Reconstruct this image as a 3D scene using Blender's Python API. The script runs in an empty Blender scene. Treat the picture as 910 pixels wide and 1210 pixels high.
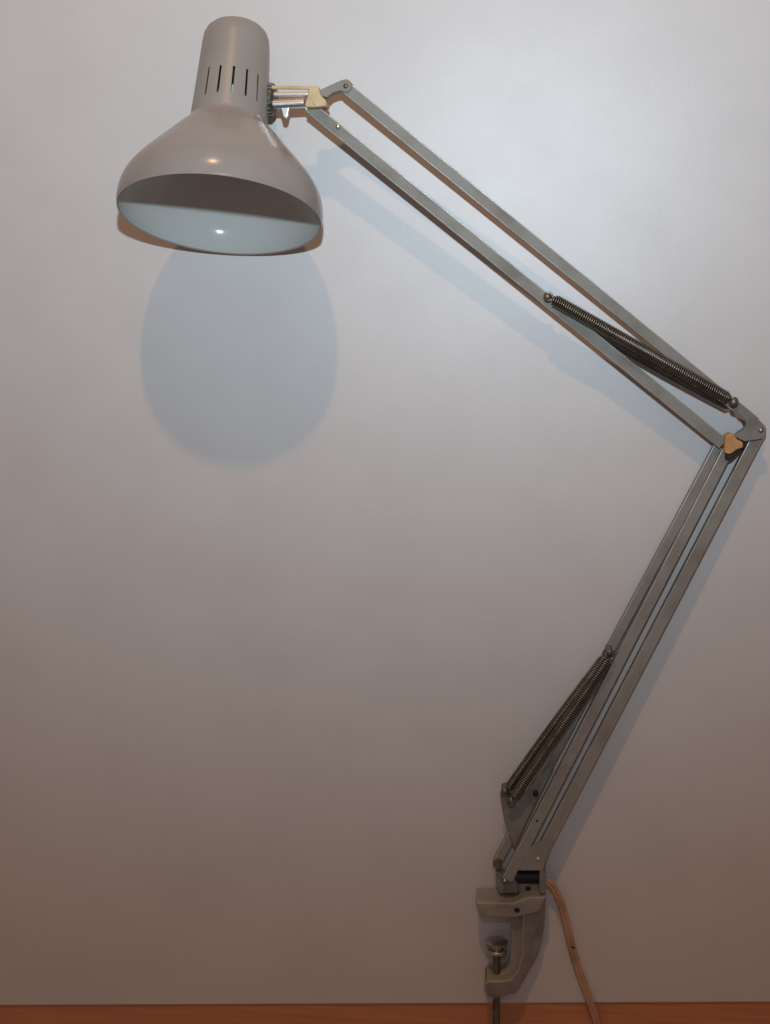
import bpy, bmesh, math, random
from mathutils import Vector, Matrix, Quaternion
random.seed(4)
sc = bpy.context.scene
COL = sc.collection
S = 0.0007            # metres per working unit
FPX = 1500.0          # focal length in picture units
FOOT = (620.0, 370.0) # where the camera's perpendicular meets the white surface
v0 = Vector((FOOT[0]-455, 605-FOOT[1], -FPX))
D = v0.length
Q = v0.normalized().rotation_difference(Vector((0, 0, -1)))

def P(x, y, z=0.0):
    """point at height z seen at (x, y) in the photograph"""
    d = Q @ Vector((x-455, 605-y, -FPX))
    t = (z-D)/d.z
    return Vector((d.x*t, d.y*t, z))

# ------------------------------------------------------------------ materials
def new_mat(name):
    m = bpy.data.materials.new(name); m.use_nodes = True
    nt = m.node_tree
    return m, nt, nt.nodes['Principled BSDF']

def mat(name, col, rough=.4, metal=0., spec=.5, coat=0., noise=0., nscale=40., bump=0., bscale=300., tint=None, rnoise=0.):
    m, nt, b = new_mat(name)
    b.inputs['Base Color'].default_value = (*col, 1)
    b.inputs['Roughness'].default_value = rough
    b.inputs['Metallic'].default_value = metal
    b.inputs['Specular IOR Level'].default_value = spec
    b.inputs['Coat Weight'].default_value = coat
    b.inputs['Coat Roughness'].default_value = .08
    tc = nt.nodes.new('ShaderNodeTexCoord')
    if noise:
        n = nt.nodes.new('ShaderNodeTexNoise'); n.inputs['Scale'].default_value = nscale
        n.inputs['Detail'].default_value = 6; n.inputs['Roughness'].default_value = .6
        nt.links.new(tc.outputs['Object'], n.inputs['Vector'])
        r = nt.nodes.new('ShaderNodeMix'); r.data_type = 'RGBA'
        t = tint or tuple(c*(1-noise) for c in col)
        r.inputs['A'].default_value = (*col, 1); r.inputs['B'].default_value = (*t, 1)
        mr = nt.nodes.new('ShaderNodeMapRange'); mr.inputs[1].default_value = .42; mr.inputs[2].default_value = .7
        nt.links.new(n.outputs['Fac'], mr.inputs[0]); nt.links.new(mr.outputs[0], r.inputs['Factor'])
        nt.links.new(r.outputs['Result'], b.inputs['Base Color'])
        if rnoise:
            rr = nt.nodes.new('ShaderNodeMapRange'); rr.inputs[3].default_value = rough; rr.inputs[4].default_value = rough+rnoise
            nt.links.new(n.outputs['Fac'], rr.inputs[0]); nt.links.new(rr.outputs[0], b.inputs['Roughness'])
    if bump:
        n2 = nt.nodes.new('ShaderNodeTexNoise'); n2.inputs['Scale'].default_value = bscale
        n2.inputs['Detail'].default_value = 3
        nt.links.new(tc.outputs['Object'], n2.inputs['Vector'])
        bp = nt.nodes.new('ShaderNodeBump'); bp.inputs['Strength'].default_value = bump; bp.inputs['Distance'].default_value = .0004
        nt.links.new(n2.outputs['Fac'], bp.inputs['Height']); nt.links.new(bp.outputs[0], b.inputs['Normal'])
    return m

M = {}
M['board']   = mat('white_laminate', (.668, .634, .622), .42, spec=1.0, noise=.06, nscale=11, bump=.13, bscale=260, rnoise=.06)
M['paint']   = mat('taupe_paint', (.335, .298, .272), .21, spec=.38, noise=.07, nscale=25)
M['capp']    = mat('taupe_cap_paint', (.335, .305, .275), .36, spec=.3, noise=.06, nscale=25, bump=.03, bscale=150)
M['collar']  = mat('grimy_collar', (.12, .11, .09), .4, metal=.5, noise=.6, nscale=160)
M['steel']   = mat('worn_steel', (.50, .46, .40), .3, metal=.9, noise=.45, nscale=110)
M['white']   = mat('white_enamel', (.53, .535, .51), .13, spec=.25, noise=.03, nscale=20)
M['bar']     = mat('satin_steel', (.285, .272, .245), .46, spec=.28, metal=.0, noise=.3, nscale=30, tint=(.21, .185, .155), bump=.06, bscale=500, rnoise=.12)
M['edge']    = mat('glint_edge', (.72, .69, .64), .34, metal=.65, noise=.5, nscale=45)  # pale bare-metal colour puts bright edge highlights into the bar bevels
M['plate']   = mat('zinc_plate', (.235, .22, .195), .46, spec=.3, noise=.35, nscale=60, rnoise=.1)
M['chrome']  = mat('chrome', (.88, .88, .88), .30, metal=1., noise=.1, nscale=90)
M['spring']  = mat('spring_wire', (.23, .215, .18), .28, metal=.9, noise=.4, nscale=60)
M['dark']    = mat('black_bakelite', (.012, .009, .008), .55, noise=.3, nscale=60)
M['cream']   = mat('aged_cream_plastic', (.70, .53, .30), .42, noise=.2, nscale=60, tint=(.56, .39, .20))
M['orange']  = mat('yellowed_plastic', (.62, .34, .12), .45, noise=.3, nscale=80, tint=(.48, .22, .07))
M['clamp']   = mat('grey_hammered_casting', (.34, .308, .275), .40, spec=.5, noise=.35, nscale=30, bump=.25, bscale=220, rnoise=.1)
M['cable']   = mat('yellowed_cable', (.56, .33, .20), .5, noise=.3, nscale=70, tint=(.40, .21, .12))
M['brass']   = mat('tarnished_steel', (.22, .19, .15), .42, metal=.7, noise=.5, nscale=120)
M['glass']   = mat('opal_bulb', (.8, .8, .78), .2)

def wood():
    m, nt, b = new_mat('orange_wood')
    tc = nt.nodes.new('ShaderNodeTexCoord'); mp = nt.nodes.new('ShaderNodeMapping')
    mp.inputs['Scale'].default_value = (3, 60, 20)
    n = nt.nodes.new('ShaderNodeTexNoise'); n.inputs['Scale'].default_value = 3.5; n.inputs['Detail'].default_value = 8
    cr = nt.nodes.new('ShaderNodeValToRGB')
    cr.color_ramp.elements[0].position = .3; cr.color_ramp.elements[0].color = (.54, .205, .09, 1)
    cr.color_ramp.elements[1].position = .72; cr.color_ramp.elements[1].color = (.66, .27, .125, 1)
    nt.links.new(tc.outputs['Object'], mp.inputs[0]); nt.links.new(mp.outputs[0], n.inputs['Vector'])
    nt.links.new(n.outputs['Fac'], cr.inputs[0]); nt.links.new(cr.outputs[0], b.inputs['Base Color'])
    b.inputs['Roughness'].default_value = .45
    return m
M['wood'] = wood()

# ------------------------------------------------------------------ helpers
BASE = P(615, 1120, 0)
def finish(name, bm, m, parent, smooth=True, bevel=0., seg=2, ang=35, label=None):
    off = BASE if parent is not None else Vector((0, 0, 0))
    for v in bm.verts: v.co = (v.co-off)*S
    bmesh.ops.recalc_face_normals(bm, faces=bm.faces)
    me = bpy.data.meshes.new(name); bm.to_mesh(me); bm.free()
    me.materials.append(m)
    for p in me.polygons: p.use_smooth = smooth
    o = bpy.data.objects.new(name, me); COL.objects.link(o)
    if parent is not None: o.parent = parent
    if bevel:
        b = o.modifiers.new('bevel', 'BEVEL'); b.width = bevel*S; b.segments = seg
        b.limit_method = 'ANGLE'; b.angle_limit = math.radians(40); b.harden_normals = True
    elif smooth:
        a = math.radians(ang)
        bm2 = bmesh.new(); bm2.from_mesh(me)
        for e in bm2.edges:
            if len(e.link_faces) == 2 and e.calc_face_angle(0) > a: e.smooth = False
        bm2.to_mesh(me); bm2.free()
    if label: o['label'] = label
    return o

def frame_of(axis, up=Vector((0, 0, 1))):
    a = axis.normalized()
    if abs(a.dot(up)) > .98: up = Vector((0, 1, 0))
    x = up.cross(a).normalized(); y = a.cross(x)
    return x, y, a

def add_prism(bm, pts, z0, z1):
    lo = [bm.verts.new((p.x, p.y, z0)) for p in pts]; hi = [bm.verts.new((p.x, p.y, z1)) for p in pts]
    n = len(pts)
    bm.faces.new(lo[::-1]); bm.faces.new(hi)
    for i in range(n): bm.faces.new((lo[i], lo[(i+1) % n], hi[(i+1) % n], hi[i]))

def plate(name, px, z0, z1, m, parent, bevel=1.0, zref=None, **k):
    bm = bmesh.new()
    add_prism(bm, [P(x, y, z1 if zref is None else zref) for x, y in px], z0, z1)
    return finish(name, bm, m, parent, bevel=bevel, **k)

def add_channel(bm, A, B, w, t, wall=1.6, ext=0):
    """inverted U channel from A to B; A,B are centres of its top face"""
    a = (B-A).normalized(); A = A-a*ext; B = B+a*ext
    s = Vector((0, 0, 1)).cross(a).normalized(); u = a.cross(s)
    h = w/2
    prof = [(-h, -t), (-h, 0), (h, 0), (h, -t), (h-wall, -t), (h-wall, -wall), (-h+wall, -wall), (-h+wall, -t)]
    r0 = [bm.verts.new(A+s*x+u*y) for x, y in prof]; r1 = [bm.verts.new(B+s*x+u*y) for x, y in prof]
    n = len(prof)
    for i in range(n): bm.faces.new((r0[i], r0[(i+1) % n], r1[(i+1) % n], r1[i]))
    bm.faces.new(r0[::-1]); bm.faces.new(r1)

def add_lathe(bm, prof, O, axis, seg=48, ref=None, closed=True, phase=0, skip=None):
    x, y, a = frame_of(axis)
    if ref is not None:
        y = (ref-a*ref.dot(a)).normalized(); x = y.cross(a)
    rings = []
    for t, r in prof:
        if r < 1e-6: rings.append([bm.verts.new(O+a*t)])
        else: rings.append([bm.verts.new(O+a*t+(x*math.sin(2*math.pi*i/seg+phase)+y*math.cos(2*math.pi*i/seg+phase))*r) for i in range(seg)])
    for k in range(len(rings)-1):
        A, B = rings[k], rings[k+1]
        for i in range(seg):
            j = (i+1) % seg
            if skip and skip(k, i): continue
            if len(A) == 1 and len(B) == 1: continue
            if len(A) == 1: bm.faces.new((A[0], B[j], B[i]))
            elif len(B) == 1: bm.faces.new((A[i], A[j], B[0]))
            else: bm.faces.new((A[i], A[j], B[j], B[i]))

def lathe(name, prof, O, axis, m, parent, seg=48, **k):
    bm = bmesh.new(); add_lathe(bm, prof, O, axis, seg); return finish(name, bm, m, parent, **k)

def cyl(name, A, B, r, m, parent, c=.6, seg=32, **k):
    L = (B-A).length
    return lathe(name, [(0, 0), (0, r-c), (c, r), (L-c, r), (L, r-c), (L, 0)], A, B-A, m, parent, seg, **k)

def pin(name, A, h, r, m):
    return lathe(name, [(0, 0), (0, r), (h-2.4, r), (h-1.0, r*.8), (h-.3, r*.45), (h, 0)], A, Vector((0, 0, 1)), m, lamp, 24)

def rivet(A, r, parent, m=None, h=2.2, name='rivet'):
    return lathe(name, [(-2, r), (0, r), (h*.55, r*.86), (h*.9, r*.5), (h, 0)], A, Vector((0, 0, 1)), m or M['chrome'], parent, 20)

def add_tube(bm, pts, r, seg=8, flat=1.0):
    n = len(pts); prev = None; rings = []
    for i, p in enumerate(pts):
        t = (pts[min(i+1, n-1)]-pts[max(i-1, 0)]).normalized()
        if prev is None: x, y, _ = frame_of(t)
        else:
            x = (prev-t*prev.dot(t)).normalized(); y = t.cross(x)
        prev = x
        rr = r[i] if isinstance(r, (list, tuple)) else r
        rings.append([bm.verts.new(p+(x*math.cos(2*math.pi*k/seg)*flat+y*math.sin(2*math.pi*k/seg))*rr) for k in range(seg)])
    for i in range(n-1):
        for k in range(seg): bm.faces.new((rings[i][k], rings[i][(k+1) % seg], rings[i+1][(k+1) % seg], rings[i+1][k]))
    bm.faces.new(rings[0][::-1]); bm.faces.new(rings[-1])

def smooth_path(pts, n=10):
    out = []
    q = [pts[0]]+list(pts)+[pts[-1]]
    for i in range(1, len(q)-2):
        for k in range(n):
            t = k/n; a, b, c, d = q[i-1], q[i], q[i+1], q[i+2]
            out.append(.5*((2*b)+(c-a)*t+(2*a-5*b+4*c-d)*t*t+(3*b-a-3*c+d)*t**3))
    out.append(pts[-1]); return out

def spring(name, A, B, r, parent, pitch=2.6, wire=1.08, endgap=6, sag=Vector((0, 0, 0))):
    a = (B-A).normalized(); L = (B-A).length
    x, y, _ = frame_of(a)
    n = max(3, int((L-2*endgap)/pitch)); per = 12
    pts = []
    rc = r-wire
    def loop(C, s):      # an end eye round the pin
        return [C+(a*math.cos(th)*s+x*math.sin(th))*4.6 for th in [math.pi*.1+2*math.pi*.9*k/14 for k in range(15)]]
    pts += loop(A, 1)[::-1]
    for i in range(n*per+1):
        f = i/(n*per); th = 2*math.pi*i/per
        rr = rc*min(1, .55+f*26, .55+(1-f)*26)
        pts.append(A+a*(endgap+(L-2*endgap)*f)+(x*math.cos(th)+y*math.sin(th))*rr+sag*math.sin(math.pi*f))
    pts += loop(B, -1)
    bm = bmesh.new(); add_tube(bm, pts, wire, 6)
    return finish(name, bm, M['spring'], parent, ang=80)

# ------------------------------------------------------------------ setting
eL, eR = P(0, 1188, 0), P(910, 1184, 0)
d = (eR-eL).normalized(); n_in = Vector((-d.y, d.x, 0))
eL2, eR2 = eL-d*700, eR+d*700
bm = bmesh.new()
top = [eL2, eR2, eR2+n_in*2300, eL2+n_in*2300]
add_prism(bm, top, -2.6, 0)
o = finish('tabletop', bm, M['board'], None, smooth=False, bevel=1.0, seg=2); o['kind'] = 'structure'
bm = bmesh.new()
c = (top[0]+top[2])/2
add_prism(bm, [c+Vector((x, y, 0)) for x, y in ((-2600, -2600), (2600, -2600), (2600, 2600), (-2600, 2600))], -40, -3.2)
o = finish('floor', bm, M['wood'], None, smooth=False); o['kind'] = 'structure'

# ------------------------------------------------------------------ the lamp
lamp = bpy.data.objects.new('desk_lamp', None); COL.objects.link(lamp)
lamp.location = BASE*S; lamp.empty_display_size = .05
lamp['label'] = 'taupe clamp-on desk lamp with jointed spring arms lying on the white tabletop'
lamp['category'] = 'lamp'

# --- head
R0 = 113.5
TILT = math.radians(18.6)
outer = [(0, 113), (3, 113.6), (8, 113.9), (16, 113.2), (27, 110.6), (37, 105.9), (47, 99.0), (57, 90.8), (67, 82), (77, 73), (87, 64.2), (96, 56.2), (102, 50.6), (107, 46.6), (111, 44)]
RC = P(260, 256, .8+max(t*math.sin(TILT)+q*math.cos(TILT) for t, q in outer))
capP = P(281, 33, RC.z-math.sin(TILT)*228)
pl = Vector((capP.x-RC.x, capP.y-RC.y, 0)).normalized()
AX = (pl*math.cos(TILT)+Vector((0, 0, -math.sin(TILT)))).normalized()
UPR = (Vector((0, 0, 1))-AX*AX.z).normalized()
print('head length check', (capP-RC).length)
def refine(prof, n=4):
    v = smooth_path([Vector((a, b, 0)) for a, b in prof], n); return [(p.x, p.y) for p in v]
bm = bmesh.new(); outr = refine(outer)
lip = [(0.6, 111.8), (-.5, 112.2), (-.8, 113)]
add_lathe(bm, lip+outr+[(112.5, 41), (109.5, 41.6), (104, 47)], RC, AX, 128, ref=UPR)
shade = finish('shade', bm, M['paint'], lamp, ang=60)
inner = [(.6, 111.6)]+[(t, r-1.9) for t, r in outr if t > 1.5]+[(113, 39), (114, 20)]
bm = bmesh.new(); add_lathe(bm, inner, RC, AX, 128, ref=UPR)
finish('reflector', bm, M['white'], shade, ang=60)
# cap with its ring of cooling slots
NS = 17; SLOTDEG = 6.5; SEG = NS*6
capprof = [(109, 42.6), (110.5, 43.6), (115, 43.2), (124.6, 42.5), (126, 42.4), (159, 40.4), (160.4, 40.3), (182, 39.2), (205, 38), (213, 37), (219, 34.6), (223.6, 30.2), (226.4, 24), (227.8, 14), (228.2, 0)]
sk = lambda k, i: (k == 4 and i % 6 == 3)
bm = bmesh.new()
ph = math.radians(SLOTDEG)-2*math.pi*3.5/SEG
add_lathe(bm, capprof, RC, AX, SEG, ref=UPR, phase=ph, skip=sk)
bmesh.ops.recalc_face_normals(bm, faces=bm.faces)
bmesh.ops.solidify(bm, geom=bm.faces[:], thickness=1.0)
rmax = max(((v.co-RC)-AX*(v.co-RC).dot(AX)).length for v in bm.verts)
print('cap rmax', rmax)
cap = finish('shade_cap', bm, M['capp'], lamp, ang=60)
hold = lathe('bulb_holder', [(150, 0), (150, 20), (152, 24), (203, 24), (208, 20), (208, 0)], RC, AX, M['dark'], lamp, 40)
lathe('bulb', [(104, 0), (105, 8), (110, 17), (118, 24), (127, 26), (136, 23), (144, 17), (150, 15)], RC, AX, M['glass'], hold, 40)

# --- head joint: everything about height ZJ
ZJ = 56
A = P(319.5, 118, ZJ-6)
kx = (P(330, 119, ZJ)-P(318, 118, ZJ)).normalized()
bm = bmesh.new()
kn = [(-6, 0), (-6, 15), (-3, 17.5), (3.5, 17.5), (6, 14.5), (7, 8), (7, 0)]
add_lathe(bm, kn, A, kx, 36)
for i, v in enumerate(bm.verts): pass
knob = finish('joint_collar', bm, M['collar'], lamp, ang=30)
bm = bmesh.new()
for i in range(18):
    th = 2*math.pi*i/18
    o_ = A+kx*0+(Vector((0, 0, 1))*math.cos(th)+kx.cross(Vector((0, 0, 1)))*math.sin(th))*17.4
    add_tube(bm, [o_-kx*3.2, o_+kx*3.2], 1.1, 6)
finish('knurling', bm, M['brass'], knob)
cyl('swivel_rod', P(322, 111.5, ZJ+4), P(366, 111.5, ZJ+4), 2.9, M['chrome'], lamp)
wn = cyl('swivel_barrel', P(322, 123, ZJ+5), P(361, 121, ZJ+5), 5.2, M['chrome'], lamp, c=1.2)
bm = bmesh.new()
add_prism(bm, [P(x, y, ZJ+8) for x, y in ((328, 124), (344, 124), (341, 129), (339.5, 137), (337, 139.5), (334, 138), (332, 130))], ZJ, ZJ+6)
finish('wing', bm, M['chrome'], wn, bevel=1.2)
cyl('cable_sleeve', P(321, 103.2, ZJ+7), P(368, 104.2, ZJ+7), 2.0, M['cream'], lamp)
jb = plate('joint_block', [(364, 103.5), (366, 102), (374, 101), (376, 102.5), (379, 112), (385.5, 119), (385.8, 125.5), (372, 126.5), (361, 126.5), (360, 123), (364, 111)], ZJ-10, ZJ+16, M['cream'], lamp, bevel=1.6, seg=3)
rivet(P(371.5, 122, ZJ+16), 1.6, jb, M['chrome'], 1.3, name='pin')

# --- arm bars (A, B: picture positions of the centre line of the top face)
def bar(A, B, w, t, ext=0, name='arm_bar', label=None):
    bm = bmesh.new(); add_channel(bm, P(*A), P(*B), w, t, ext=ext)
    o = finish(name, bm, M['bar'], lamp, bevel=1.5, seg=3, label=label)
    o.data.materials.append(M['edge']); o.modifiers['bevel'].material = 1
    return o
ZH, ZE = 58, 28      # top face height of the upper arm at head and elbow
up1 = bar((409, 103.6, ZH), (893, 499.5, ZE), 13.0, 13, name='upper_arm_bar')
up2 = bar((368, 128, ZH), (852.5, 522.5, ZE), 13.4, 13, ext=3, name='upper_arm_bar')
rivet(P(399.5, 149.5, ZH-1.6), 3.0, up2)
rivet(P(408.5, 101.5, ZH+2), 2.8, up1, M['brass'], 1.4)
plate('head_link', [(379, 113), (376.5, 107.5), (380, 105), (403, 94.6), (409, 93.2), (413, 95), (416, 98.5), (415.8, 103), (412.5, 108), (409, 109.5), (405, 108), (401, 107.4), (393, 110), (386.5, 115.5)], ZH-12, ZH+2, M['bar'], lamp, bevel=1.2)

# --- upper springs with their pins
def Z_up(f): return ZH+(ZE-ZH)*f
zs = Z_up(.56)
pin('spring_pin', P(647, 350.5, zs-1)-Vector((0, 0, 15)), 29, 4.2, M['brass'])
pin('spring_pin', P(868, 475.5, ZE+19)-Vector((0, 0, 33)), 33, 4.6, M['brass'])
spring('tension_spring', P(648, 350.5, zs+8.0), P(867, 474.5, ZE+14), 7.4, lamp)
spring('tension_spring', P(649, 354.5, zs-9), P(868, 483, ZE-5), 7.1, lamp, sag=Vector((-1.2, -3, 0)))

# --- elbow
eb = plate('elbow_bracket', [(873.5, 476), (889, 488.5), (904, 503), (906, 508), (905.3, 514), (901, 518.5), (891, 520.2), (880, 521.5), (874, 519), (867, 513.8), (872, 511.5), (878.5, 508), (881.5, 503), (881, 498), (876, 491.5), (866.5, 484.5), (867, 478)], ZE+.8, ZE+3.2, M['plate'], lamp, bevel=.8)
plate('elbow_bracket', [(873.5, 478), (889, 490.5), (903, 505), (903.5, 512), (900, 516.5), (890, 518.2), (880, 519), (874, 517), (868, 512.8), (872, 509.5), (876.5, 507), (879.5, 503), (878, 498), (873, 491.5), (865, 484.5)], ZE-16.5, ZE-14.2, M['plate'], lamp, bevel=.6)
rivet(P(899.2, 508.3, ZE+3.0), 3.4, eb, M['brass'], 1.6)
rivet(P(899.2, 508.3, ZE+4.2), 1.7, eb, M['chrome'], 1.6)
bm = bmesh.new()
hk = smooth_path([P(862, 480, ZE-4), P(870, 485.5, ZE-5), P(876.5, 493, ZE-5), P(881, 502, ZE-5), P(879, 507.5, ZE-5)], 6)
add_tube(bm, hk, 1.6, 8)
finish('spring_hook', bm, M['spring'], lamp)
kb = plate('elbow_block', [(857, 515.5), (863.5, 511.8), (868, 514), (871, 519.2), (878.2, 522.5), (878.2, 529), (874.5, 530), (870.5, 531.5), (866, 535), (862.5, 537), (857, 535.5), (855.5, 532.5), (856.5, 525)], ZE-14, ZE+6.5, M['orange'], lamp, bevel=1.5, seg=3)
plate('elbow_stop', [(857, 533), (866, 533), (877, 524), (881.5, 521.5), (880, 529), (872.5, 535.5), (866, 542), (860.5, 545), (857, 543)], 3, ZE-1, M['dark'], lamp, bevel=1.2)

# --- lower arm
ZT, ZB = 24, 40      # top face height at elbow and at the clamp
lo_r = bar((896.8, 514, ZT), (633, 1021, ZB), 13.4, 13, name='lower_arm_bar')
lo_m = bar((862.3, 528, ZT+1), (599.5, 1040, ZB+3), 12.6, 13, name='lower_arm_bar')
lo_l = bar((848.5, 529, ZT-6), (587, 1021, ZB-14), 10.6, 12, ext=1, name='lower_arm_bar')
plate('end_plate', [(628, 1000), (650, 990), (654, 994), (647, 1011), (641.5, 1029), (608, 1029), (613, 1014)], ZB-4, ZB+.6, M['bar'], lo_r, bevel=1)
rivet(P(635.7, 1014.5, ZB+.6), 2.4, lo_r)
rivet(P(596.5, 1040.5, ZB+2), 4.2, lo_m, M['brass'], 1.4)
rivet(P(596.5, 1040.5, ZB+3.2), 1.8, lo_m, M['chrome'], 1.6)
rivet(P(634.5, 970, ZB+1.2), 1.3, lo_m, M['dark'], .5, name='screw')
lathe('pivot_bushing', [(-9, 0), (-9, 6.2), (0, 6.2), (0, 3.4), (-1, 3.2), (-1, 0)], P(588, 1021, ZB-12.5), Vector((0, 0, 1)), M['brass'], lamp, 24)

# spring plate and the lower pair of springs
sp = plate('spring_plate', [(590.8, 938), (592, 934), (596.5, 931.5), (602, 932), (612, 938), (622, 935), (640, 915), (652, 904), (655, 905), (649, 917), (621.5, 972), (616, 984), (609, 1001), (606.5, 999), (601, 981), (594, 958)], ZB-9, ZB-6.5, M['plate'], lamp, bevel=.7)
lathe('screw', [(-1, 3.4), (2.5, 3.4), (3.4, 2.4), (3.4, 0)], P(633, 937.5, ZB-5.5), Vector((0, 0, 1)), M['dark'], sp, 18)
zq = ZT+(ZB-ZT)*.48
pin('spring_pin', P(720.5, 771.5, zq+14)-Vector((0, 0, 28)), 28, 3.8, M['brass'])
pin('spring_pin', P(596.5, 936.5, ZB-1)-Vector((0, 0, 22)), 22, 4.6, M['brass'])
pin('spring_pin', P(604, 947.5, ZB+11)-Vector((0, 0, 34)), 34, 4.0, M['brass'])
spring('tension_spring', P(717.5, 772, zq-4), P(597.5, 936, ZB-4), 6.3, lamp, sag=Vector((-1.0, .6, 0)))
spring('tension_spring', P(722, 774, zq+10), P(604, 947, ZB+8), 6.6, lamp)

# --- base fork and clamp
bs = plate('base_fork', [(612, 1040), (640, 1040), (641, 1053), (637, 1057), (616, 1058), (612, 1054)], 6, 26, M['plate'], lamp, bevel=1.2)
plate('fork_cheek', [(586, 1030), (592, 1034), (603, 1036), (611, 1030), (613, 1040), (612, 1056), (590, 1056), (587, 1046)], 8, ZB-11, M['plate'], bs, bevel=1.2)
plate('fork_cheek', [(637.5, 1027), (643.5, 1031), (645, 1040), (645, 1056), (639, 1057), (637.5, 1050)], 8, ZB, M['plate'], bs, bevel=1.2)
cyl('pivot_barrel', P(609, 1036, 22), P(639, 1036, 22), 8.5, M['dark'], lamp, c=1.5)
plate('recess_shade', [(606, 1028), (638.5, 1028), (638.5, 1044), (606, 1044)], 4, 12, M['dark'], bs, bevel=.5)  # added dark sheet standing in for the shade inside the fork opening
rivet(P(624, 1050, 26), 3.6, bs, M['dark'], 1.2, name='bolt')

CT = 44              # thickness of the casting
cl = bpy.data.objects.new
bm = bmesh.new()
spine = [(618, 1077), (622, 1062), (645.5, 1060), (645, 1084), (643.5, 1108), (640, 1130), (635.5, 1142), (614, 1178.5), (608.5, 1182.5), (596, 1183.5), (582, 1183), (577, 1180), (572, 1172), (572, 1163), (576, 1159.5), (590, 1160), (604, 1158), (612, 1146), (616, 1128), (617, 1100)]
jaw = [(560.5, 1066), (606, 1067.5), (625, 1060), (645.5, 1060), (638, 1078), (610, 1085), (570, 1085)]
web = [(603.5, 1081), (620, 1074), (624, 1100), (622, 1130), (614, 1160), (590, 1166), (590, 1157.5), (598, 1154), (602, 1146), (603.5, 1120)]
add_prism(bm, [P(x, y, CT) for x, y in jaw], 2.5, CT)
clamp = finish('clamp', bm, M['clamp'], lamp, bevel=3.0, seg=4)
# spine and web joined to the jaw as one casting
bm = bmesh.new(); bm.from_mesh(clamp.data)
drop = [0, 0, 20, 22, 24, 24, 22, 20, 14, 8, 4, 0, 0, 0, 0, 0, 0, 0, 0, 0]
def pr(pts, z0, z1, dz=None):
    lo = [(P(x, y, CT)-BASE) for x, y in pts]
    vs = [Vector((p.x*S, p.y*S, 0)) for p in lo]
    a = [bm.verts.new((v.x, v.y, z0*S)) for v in vs]; b = [bm.verts.new((v.x, v.y, (z1-(dz[i] if dz else 0))*S)) for i, v in enumerate(vs)]
    n = len(vs); f = [bm.faces.new(a[::-1]), bm.faces.new(b)]
    for i in range(n): f.append(bm.faces.new((a[i], a[(i+1) % n], b[(i+1) % n], b[i])))
    bmesh.ops.recalc_face_normals(bm, faces=f)
pr(spine, 1.2, CT-1.5, drop)
pr(web, 9, CT-13)
for f in bm.faces: f.smooth = True
bm.to_mesh(clamp.data); bm.free()
rivet(P(611, 1075.5, CT), 3.6, clamp, M['dark'], .8, name='set_screw')

# screw with its pressure pad
ZS = 23
a0, a1 = P(587.5, 1112, ZS), P(583, 1206, ZS)
ax = Vector((0, -1, 0))
a1 = a0+ax*230
scr = None
bm = bmesh.new()
prof = [(0, 0), (0, 4.6)]
L = 175; k = 0
t = 4.0
while t < L:
    prof += [(t, 4.9), (t+1.0, 4.2)]; t += 2.0
prof += [(L, 4.2), (L, 0)]
add_lathe(bm, prof, P(587, 1116, ZS), ax, 24)
scr = finish('clamp_screw', bm, M['brass'], lamp, ang=70)
lathe('pressure_pad', [(-3.2, 0), (-2.8, 6), (-1.4, 11.5), (.4, 14.2), (2.0, 14.2), (3.2, 12.4), (4, 8), (9, 8), (9.6, 12.2), (10.6, 13), (13.6, 13), (15, 11.5), (15.4, 5), (15.4, 0)], P(587, 1112, ZS), ax, M['steel'], scr, 40)
tb0 = P(587, 1116, ZS)+ax*(L-6)
cyl('tommy_bar', tb0-Vector((32, 0, 0)), tb0+Vector((32, 0, 0)), 3.2, M['brass'], scr)

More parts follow.
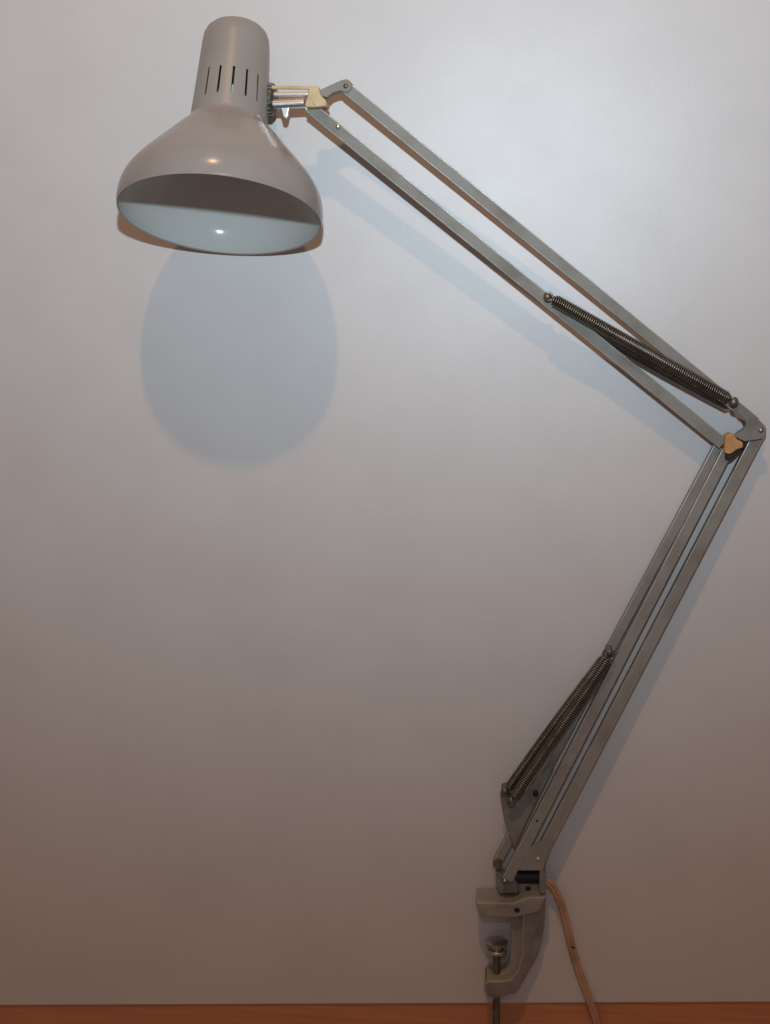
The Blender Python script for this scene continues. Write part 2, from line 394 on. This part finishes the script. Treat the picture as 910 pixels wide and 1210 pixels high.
# --- cable
bm = bmesh.new()
cp = [P(636, 1036, 22), P(645, 1041, 20), P(654, 1049, 17), P(663, 1068, 13), P(670, 1094, 9), P(676, 1120, 6), P(685, 1150, 5), P(696, 1180, 4.8), P(705, 1206, 2), P(714, 1235, .2), P(722, 1270, -.1), P(724, 1330, -.1)]
path = smooth_path(cp, 8)
for s in (-1, 1):
    pp = []
    for i, p in enumerate(path):
        t = (path[min(i+1, len(path)-1)]-path[max(i-1, 0)]).normalized()
        side = t.cross(Vector((0, 0, 1))).normalized()
        pp.append(p+side*2.1*s)
    add_tube(bm, pp, 2.9, 10)
cb = finish('power_cable', bm, M['cable'], lamp, ang=60)
bm = bmesh.new()
q = P(677.5, 1120, 10)
add_tube(bm, [q+Vector((-2, 0, -.6)), q+Vector((0, .5, 0)), q+Vector((2, 0, -.6))], .9, 6)
finish('stain', bm, M['dark'], cb)

# ------------------------------------------------------------------ lights
def aim(o, tgt):
    o.rotation_euler = (tgt-o.location).to_track_quat('-Z', 'Y').to_euler()
fl = bpy.data.lights.new('camera_flash', 'SPOT'); fl.energy = 30.3; fl.color = (.75, .94, 1.07)
fl.spot_size = math.radians(130); fl.spot_blend = 1.0; fl.shadow_soft_size = .014
fo = bpy.data.objects.new('camera_flash', fl); COL.objects.link(fo)
fo.location = Vector((0, 0.176*D, D))*S
aim(fo, P(390, -640, 0)*S)
N = RC+UPR*113
T = P(277, 551, 0)
wd = (N-T).normalized()
print('warm dir', wd)
wl = bpy.data.lights.new('room_lamp', 'POINT'); wl.energy = 34; wl.color = (1.0, .565, .27)
wl.shadow_soft_size = .03
wo = bpy.data.objects.new('room_lamp', wl); COL.objects.link(wo)
wo.location = (N+wd*(1.85/S))*S

w = bpy.data.worlds.new('World'); sc.world = w; w.use_nodes = True
w.node_tree.nodes['Background'].inputs[0].default_value = (1.0, .67, .555, 1)
w.node_tree.nodes['Background'].inputs[1].default_value = .148

# ------------------------------------------------------------------ camera
cam = bpy.data.cameras.new('camera'); co = bpy.data.objects.new('camera', cam); COL.objects.link(co)
cam.sensor_fit = 'HORIZONTAL'; cam.sensor_width = 36; cam.lens = 36*FPX/910
cam.clip_start = .02; cam.clip_end = 50
co.location = Vector((0, 0, D))*S
co.rotation_mode = 'QUATERNION'; co.rotation_quaternion = Q
sc.camera = co
sc.view_settings.view_transform = 'Standard'; sc.view_settings.look = 'None'
sc.view_settings.exposure = 0; sc.view_settings.gamma = 1
